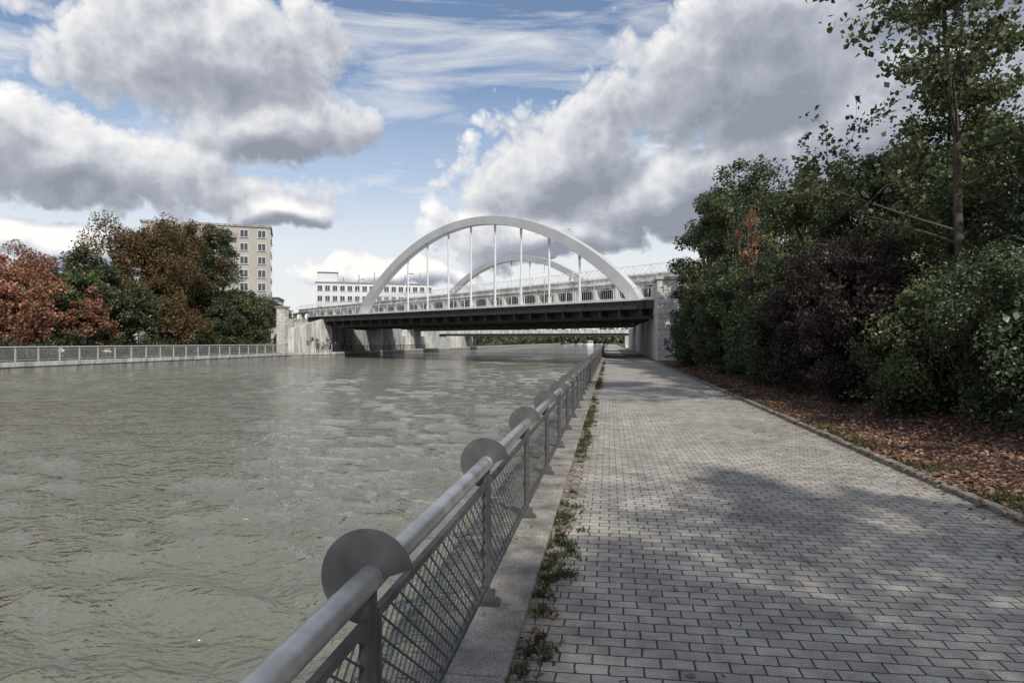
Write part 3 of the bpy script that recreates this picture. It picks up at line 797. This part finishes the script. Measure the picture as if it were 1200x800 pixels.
for (nm, x, y, h, r, m, n, sz) in [
    ('deciduous_tree', 11.5, 9, 6.5, 2.6, L_dark, 20000, .12),
    ('deciduous_tree', 10.6, 14, 6.5, 2.6, L_dark, 22000, .12),
    ('deciduous_tree', 10.0, 19, 7.5, 2.6, L_green, 22000, .13),
    ('deciduous_tree', 9.3, 24.5, 8.0, 2.5, L_dark, 22000, .14),
    ('deciduous_tree', 8.4, 30.5, 9.0, 2.5, L_green, 20000, .15),
    ('deciduous_tree', 7.8, 36.5, 10.6, 2.6, L_dark, 20000, .16),
    ('deciduous_tree', 7.5, 43, 12.8, 2.8, L_green, 20000, .18),
    ('deciduous_tree', 7.4, 49.5, 12.6, 2.5, L_dark, 18000, .19),
    ('deciduous_tree', 7.8, 56, 11.6, 2.3, L_green, 15000, .2),
    ('deciduous_tree', 13.5, 26, 10.0, 3.4, L_dark, 14000, .17),
    ('deciduous_tree', 13.5, 37, 12.0, 3.6, L_dark, 14000, .18),
    ('deciduous_tree', 15, 17, 9.5, 3.6, L_dark, 16000, .16),
    ('deciduous_tree', 13, 5, 8.5, 3.2, L_dark, 12000, .15),
    ('deciduous_tree', 13, 48, 13, 3.6, L_dark, 10000, .2)]:
    tree(nm, x, y, h, r, m, n, sz, bottom=.05, ncl=80, cr=r * .26, z0=.15)
tree('autumn_tree', 5.7, 29.3, 7.2, .6, L_orange, 1000, .1, bottom=.6, ncl=18, cr=.3)

def open_tree(name, x, y, z0, h, spread, mat, seed, lsize=.13, nleaf=16, lean=(0, 0), lvl=3, low=.3):
    r = random.Random(seed); e = empty(name, (x, y, z0)); mb = MB(); tips = []
    def grow(p, d, L, rad, depth):
        pts = [p]; q = p.copy(); dd = d.copy(); n = 4
        for i in range(n):
            dd = (dd + Vector((r.gauss(0, .14), r.gauss(0, .14), r.gauss(.03, .08)))).normalized(); q = q + dd * (L / n); pts.append(q.copy())
        mb.tube(pts, [rad * (1 - .17 * i) for i in range(n + 1)], 6 if depth > 1 else 4, False)
        if depth == 0:
            tips.extend(pts[1:]); return
        if depth == 1: tips.extend(pts[2:])
        for i in range(r.randint(3, 5)):
            k = r.randint(1, n); ang = r.uniform(0, 6.28)
            side = Vector((math.cos(ang), math.sin(ang), r.uniform(-.15, .5)))
            grow(pts[k], (dd * .55 + side * .75).normalized(), L * r.uniform(.45, .7), rad * .45, depth - 1)
    pts = [Vector((0, 0, -.2))]
    for i in range(1, 11): pts.append(Vector((lean[0] * i / 10 + r.gauss(0, .06), lean[1] * i / 10 + r.gauss(0, .06), h * i / 10)))
    mb.tube(pts, [.11 * (1.05 - i / 10.5) + .01 for i in range(11)], 8)
    for i in range(26):
        t = r.uniform(low, .98); p = pts[int(t * 10)].lerp(pts[min(int(t * 10) + 1, 10)], t * 10 % 1)
        ang = i * 2.4 + r.uniform(-.4, .4); L = spread * (1.15 - t) * r.uniform(.7, 1.2) + .4
        grow(p, Vector((math.cos(ang), math.sin(ang), r.uniform(.1, .6))).normalized(), L * .7, .035 * (1.2 - t), lvl - 1)
    mb.make('trunk', bark, e, True)
    T = np.array([tuple(t) for t in tips]); idx = rng.integers(0, len(T), len(T) * nleaf)
    P = T[idx] + rng.normal(size=(len(idx), 3)) * np.array([.13, .13, .10])
    leaves('crown', P, lsize, mat, e, up=.3, asp=.8)
    return e
L_maple = leafmat('leaves_maple', [(0, (.035, .047, .021)), (.4, (.058, .074, .032)), (.8, (.09, .108, .047)), (1, (.15, .145, .065))], trans=.4, gain=1.4)
open_tree('maple_tree', 7.35, 15.5, .2, 11.5, 5.8, L_maple, 5, .125, 8, lean=(-.3, .3))
open_tree('maple_tree', 10.3, 13.0, .2, 8.6, 3.4, L_maple, 9, .12, 9)
open_tree('maple_tree', 9.8, 21.5, .2, 10.0, 3.6, L_maple, 21, .12, 6)
open_tree('maple_tree', 7.5, -2.5, .2, 10, 4.6, L_maple, 12, .15, 4)  # unseen, behind the camera; added to throw dappled shade on the path
open_tree('maple_tree', 5.6, -5.5, .2, 9.5, 4.4, L_maple, 31, .15, 4)  # second unseen tree, added to extend the dappled shade in the foreground

# ------------------------------------------------------------------ boat, birds
e = empty('motor_boat', (-9, 330, WZ))
b = MB(); n = 12; vs = []; fs = []
for i in range(n + 1):
    t = i / n; w = 1.7 * (1 - max(0, (t - .55) / .45) ** 2 * .95); y = t * 11; bow = .5 * max(0, t - .5) ** 2 * 4
    vs += [(-w * .6, y, -.2), (w * .6, y, -.2), (w, y, 1.2 + bow), (-w, y, 1.2 + bow)]
for i in range(n):
    for j in range(4): fs.append((i * 4 + j, i * 4 + (j + 1) % 4, i * 4 + 4 + (j + 1) % 4, i * 4 + 4 + j))
fs.append((3, 2, 1, 0)); fs.append(tuple(n * 4 + j for j in range(4))); b.add(vs, fs); b.make('hull', frame_w, e)
b = MB(); b.hexa([(-1.2, 1.5, 1.1), (1.2, 1.5, 1.1), (1.2, 6.5, 1.1), (-1.2, 6.5, 1.1), (-1.05, 1.8, 2.7), (1.05, 1.8, 2.7), (1.05, 5.6, 2.7), (-1.05, 5.6, 2.7)]); b.make('cabin', frame_w, e)
b = MB(); b.box(-1.0, 1.0, 1.55, 1.75, 1.7, 2.4); b.box(-1.19, -1.08, 2.2, 5.4, 1.75, 2.35); b.make('cabin_windows', glass, e)

b = MB()
for i in range(18):
    x = random.uniform(-10, 14); y = 150 + random.uniform(-8, 8); z = 26.5 + random.uniform(-2.5, 1.5) + x * -.03; w = .55; f = random.uniform(-.05, .3); k = random.uniform(-.5, .5)
    b.add([(x, y - .2, z), (x, y + .2, z), (x - w, y + k * .2, z + f), (x - w * .5, y + .16, z + f * .7), (x + w, y - k * .2, z + f), (x + w * .5, y + .16, z + f * .7), (x, y + .3, z - .06), (x, y - .34, z + .05)],
          [(0, 3, 2), (0, 1, 3), (0, 4, 5), (0, 5, 1), (7, 0, 1, 6)])
b.make('bird_flock', black)

# ------------------------------------------------------------------ sky
YAW = 8.1
to_sun = Vector((.42, -.72, 0)).normalized(); EL = math.radians(40)
sd = Vector((to_sun.x * math.cos(EL), to_sun.y * math.cos(EL), math.sin(EL)))
sun = bpy.data.lights.new('sun', 'SUN'); sun.energy = 3.9; sun.angle = math.radians(1.0); sun.color = (1, .95, .87)
so = bpy.data.objects.new('sun', sun); COL.objects.link(so); so.rotation_euler = sd.to_track_quat('Z', 'Y').to_euler(); so.location = (0, 0, 60)

world = bpy.data.worlds.new('World'); S.world = world; world.use_nodes = True; nt = world.node_tree; nt.nodes.clear()
g = bpy.data.node_groups.new('cloud_density', 'ShaderNodeTree')
g.interface.new_socket('Vector', in_out='INPUT', socket_type='NodeSocketVector')
g.interface.new_socket('Density', in_out='OUTPUT', socket_type='NodeSocketFloat')
g.interface.new_socket('Mass', in_out='OUTPUT', socket_type='NodeSocketFloat')
gi = g.nodes.new('NodeGroupInput'); go = g.nodes.new('NodeGroupOutput')
nv = nd(g, 'ShaderNodeVectorMath', operation='NORMALIZE'); g.links.new(gi.outputs[0], nv.inputs[0])
wn = nd(g, 'ShaderNodeTexNoise'); wn.inputs['Scale'].default_value = 6; wn.inputs['Detail'].default_value = 3; g.links.new(nv.outputs[0], wn.inputs['Vector'])
s1 = nd(g, 'ShaderNodeVectorMath', operation='SUBTRACT'); g.links.new(wn.outputs['Color'], s1.inputs[0]); s1.inputs[1].default_value = (.5, .5, .5)
s2 = nd(g, 'ShaderNodeVectorMath', operation='SCALE'); g.links.new(s1.outputs[0], s2.inputs[0]); s2.inputs[3].default_value = .11
s3 = nd(g, 'ShaderNodeVectorMath', operation='ADD'); g.links.new(nv.outputs[0], s3.inputs[0]); g.links.new(s2.outputs[0], s3.inputs[1])
wv = s3.outputs[0]
sp = nd(g, 'ShaderNodeSeparateXYZ'); g.links.new(wv, sp.inputs[0])
az = M(g, 'MULTIPLY', M(g, 'ARCTAN2', sp.outputs[0], sp.outputs[1]), 57.2958)
el = M(g, 'MULTIPLY', M(g, 'ARCSINE', sp.outputs[2]), 57.2958)
CL = [  # azimuth, elevation, half width, half height (degrees)
    (-33, 20.5, 11, 5.8), (-27.5, 17, 8, 3.4), (-42, 12.3, 18, 4.0), (-27, 10.2, 5, 1.7), (-41, 6.4, 6.5, 1.9),
    (-4.5, 14.0, 8, 5.8), (-6, 9.0, 10, 2.8), (11, 19.5, 13, 6.2), (21, 14, 16, 9), (4, 11.5, 11, 5), (-18, 5.5, 8, 1.6), (24, 24, 12, 5),
    (-62, 22, 12, 8), (52, 18, 18, 10), (-15, 48, 20, 8), (75, 30, 20, 9), (120, 25, 25, 10), (-100, 25, 22, 9), (-140, 18, 20, 8), (170, 30, 22, 9), (20, 55, 18, 8)]
cur = None
for (a, e_, ra, re) in CL:
    dx = M(g, 'MULTIPLY', M(g, 'SUBTRACT', az, a), 1 / ra); dy = M(g, 'MULTIPLY', M(g, 'SUBTRACT', el, e_), 1 / re)
    dy = M(g, 'MAXIMUM', dy, M(g, 'MULTIPLY', dy, -1.3))
    m_ = M(g, 'SUBTRACT', 1, M(g, 'SQRT', M(g, 'ADD', M(g, 'MULTIPLY', dx, dx), M(g, 'MULTIPLY', dy, dy))))
    cur = m_ if cur is None else M(g, 'SMOOTH_MAX', cur, m_, .15)
mass = M(g, 'MAXIMUM', cur, -1.2)
def billow(sc):
    return M(g, 'ABSOLUTE', M(g, 'SUBTRACT', M(g, 'MULTIPLY', noise(g, nv.outputs[0], sc, 0, .5), 2), 1))
bl = M(g, 'ADD', M(g, 'MULTIPLY', billow(11), 1.0), M(g, 'ADD', M(g, 'MULTIPLY', billow(25), .65), M(g, 'ADD', M(g, 'MULTIPLY', billow(55), .38), M(g, 'MULTIPLY', billow(115), .2))))
fb = noise(g, wv, 8, 8, .62)
den = M(g, 'ADD', M(g, 'MULTIPLY', mass, 1.2), M(g, 'MULTIPLY', M(g, 'SUBTRACT', bl, .37), .75))
den = M(g, 'ADD', den, M(g, 'MULTIPLY', M(g, 'SUBTRACT', fb, .48), 1.3))
g.links.new(den, go.inputs[0]); g.links.new(mass, go.inputs[1])

tc = nd(nt, 'ShaderNodeTexCoord'); D = tc.outputs['Generated']
def dens(off):
    gn = nd(nt, 'ShaderNodeGroup'); gn.node_tree = g
    if off:
        ad = nd(nt, 'ShaderNodeVectorMath', operation='ADD'); nt.links.new(D, ad.inputs[0]); ad.inputs[1].default_value = off; nt.links.new(ad.outputs[0], gn.inputs[0])
    else: nt.links.new(D, gn.inputs[0])
    return gn.outputs[0], gn.outputs[1]
d0, m0 = dens(None); d1, m1 = dens((-.016, 0, .020))
sky = nd(nt, 'ShaderNodeTexSky'); sky.sky_type = 'NISHITA'; sky.sun_disc = False; sky.sun_elevation = EL
sky.sun_rotation = math.atan2(sd.x, sd.y); sky.air_density = 1.0; sky.dust_density = .5; sky.ozone_density = 1.5
alpha = ramp(nt, d0, [(0.0, 0.0), (.12, .5), (.32, 1.0)])
rel = M(nt, 'SUBTRACT', d0, d1)
relm = M(nt, 'SUBTRACT', m0, m1)
lit = M(nt, 'ADD', .58, M(nt, 'ADD', M(nt, 'MULTIPLY', rel, .42), M(nt, 'MULTIPLY', relm, .60)))
lit = M(nt, 'SUBTRACT', lit, M(nt, 'MULTIPLY', M(nt, 'MAXIMUM', d0, 0), .27))
# the cloud bank to the right is heavier and darker
spw = nd(nt, 'ShaderNodeSeparateXYZ'); nt.links.new(D, spw.inputs[0])
azw = M(nt, 'ARCTAN2', spw.outputs[0], spw.outputs[1])
dk = M(nt, 'MULTIPLY', M(nt, 'SUBTRACT', 1.0, M(nt, 'ABSOLUTE', M(nt, 'MULTIPLY', M(nt, 'SUBTRACT', azw, .22), 2.2)), clamp=True), .22)
lit = M(nt, 'SUBTRACT', lit, dk, clamp=True)
ccol = ramp(nt, lit, [(.03, (2.6, 2.85, 3.4)), (.32, (3.9, 4.15, 4.75)), (.56, (6.2, 6.35, 6.7)), (.84, (9.0, 8.9, 8.7))])
mp = nd(nt, 'ShaderNodeMapping'); mp.inputs['Rotation'].default_value = (0, math.radians(-28), 0); mp.inputs['Scale'].default_value = (1.6, 1.6, 9)
nt.links.new(D, mp.inputs[0])
ci = noise(nt, mp.outputs[0], 1.8, 6, .6, .8)
ci = ramp(nt, ci, [(.42, 0.0), (.68, .85)])
hz = ramp(nt, spw.outputs[2], [(.0, .95), (.11, .88), (.22, .35), (.36, .05)])
veil = M(nt, 'MAXIMUM', ci, hz, clamp=True)
skyc = mixc(nt, 1.0, sky.outputs[0], (.92, .97, 1.03), 'MULTIPLY')
base = mixc(nt, veil, skyc, (7.7, 7.7, 7.8))
fin = mixc(nt, alpha, base, ccol)
bg = nd(nt, 'ShaderNodeBackground'); bg.inputs['Strength'].default_value = .112
nt.links.new(fin, bg.inputs['Color'])
wo = nd(nt, 'ShaderNodeOutputWorld'); nt.links.new(bg.outputs[0], wo.inputs[0])
try:
    world.cycles.sampling_method = 'MANUAL'; world.cycles.sample_map_resolution = 512
except Exception: pass

# ------------------------------------------------------------------ camera
cam = bpy.data.cameras.new('camera'); co = bpy.data.objects.new('camera', cam); COL.objects.link(co)
cam.lens = 24; cam.sensor_width = 36; cam.clip_start = .05; cam.clip_end = 8000
co.location = (0, 0, 1.68); co.rotation_euler = (math.radians(90), 0, math.radians(YAW))
S.camera = co
S.view_settings.view_transform = 'Standard'; S.view_settings.look = 'None'; S.view_settings.exposure = 0
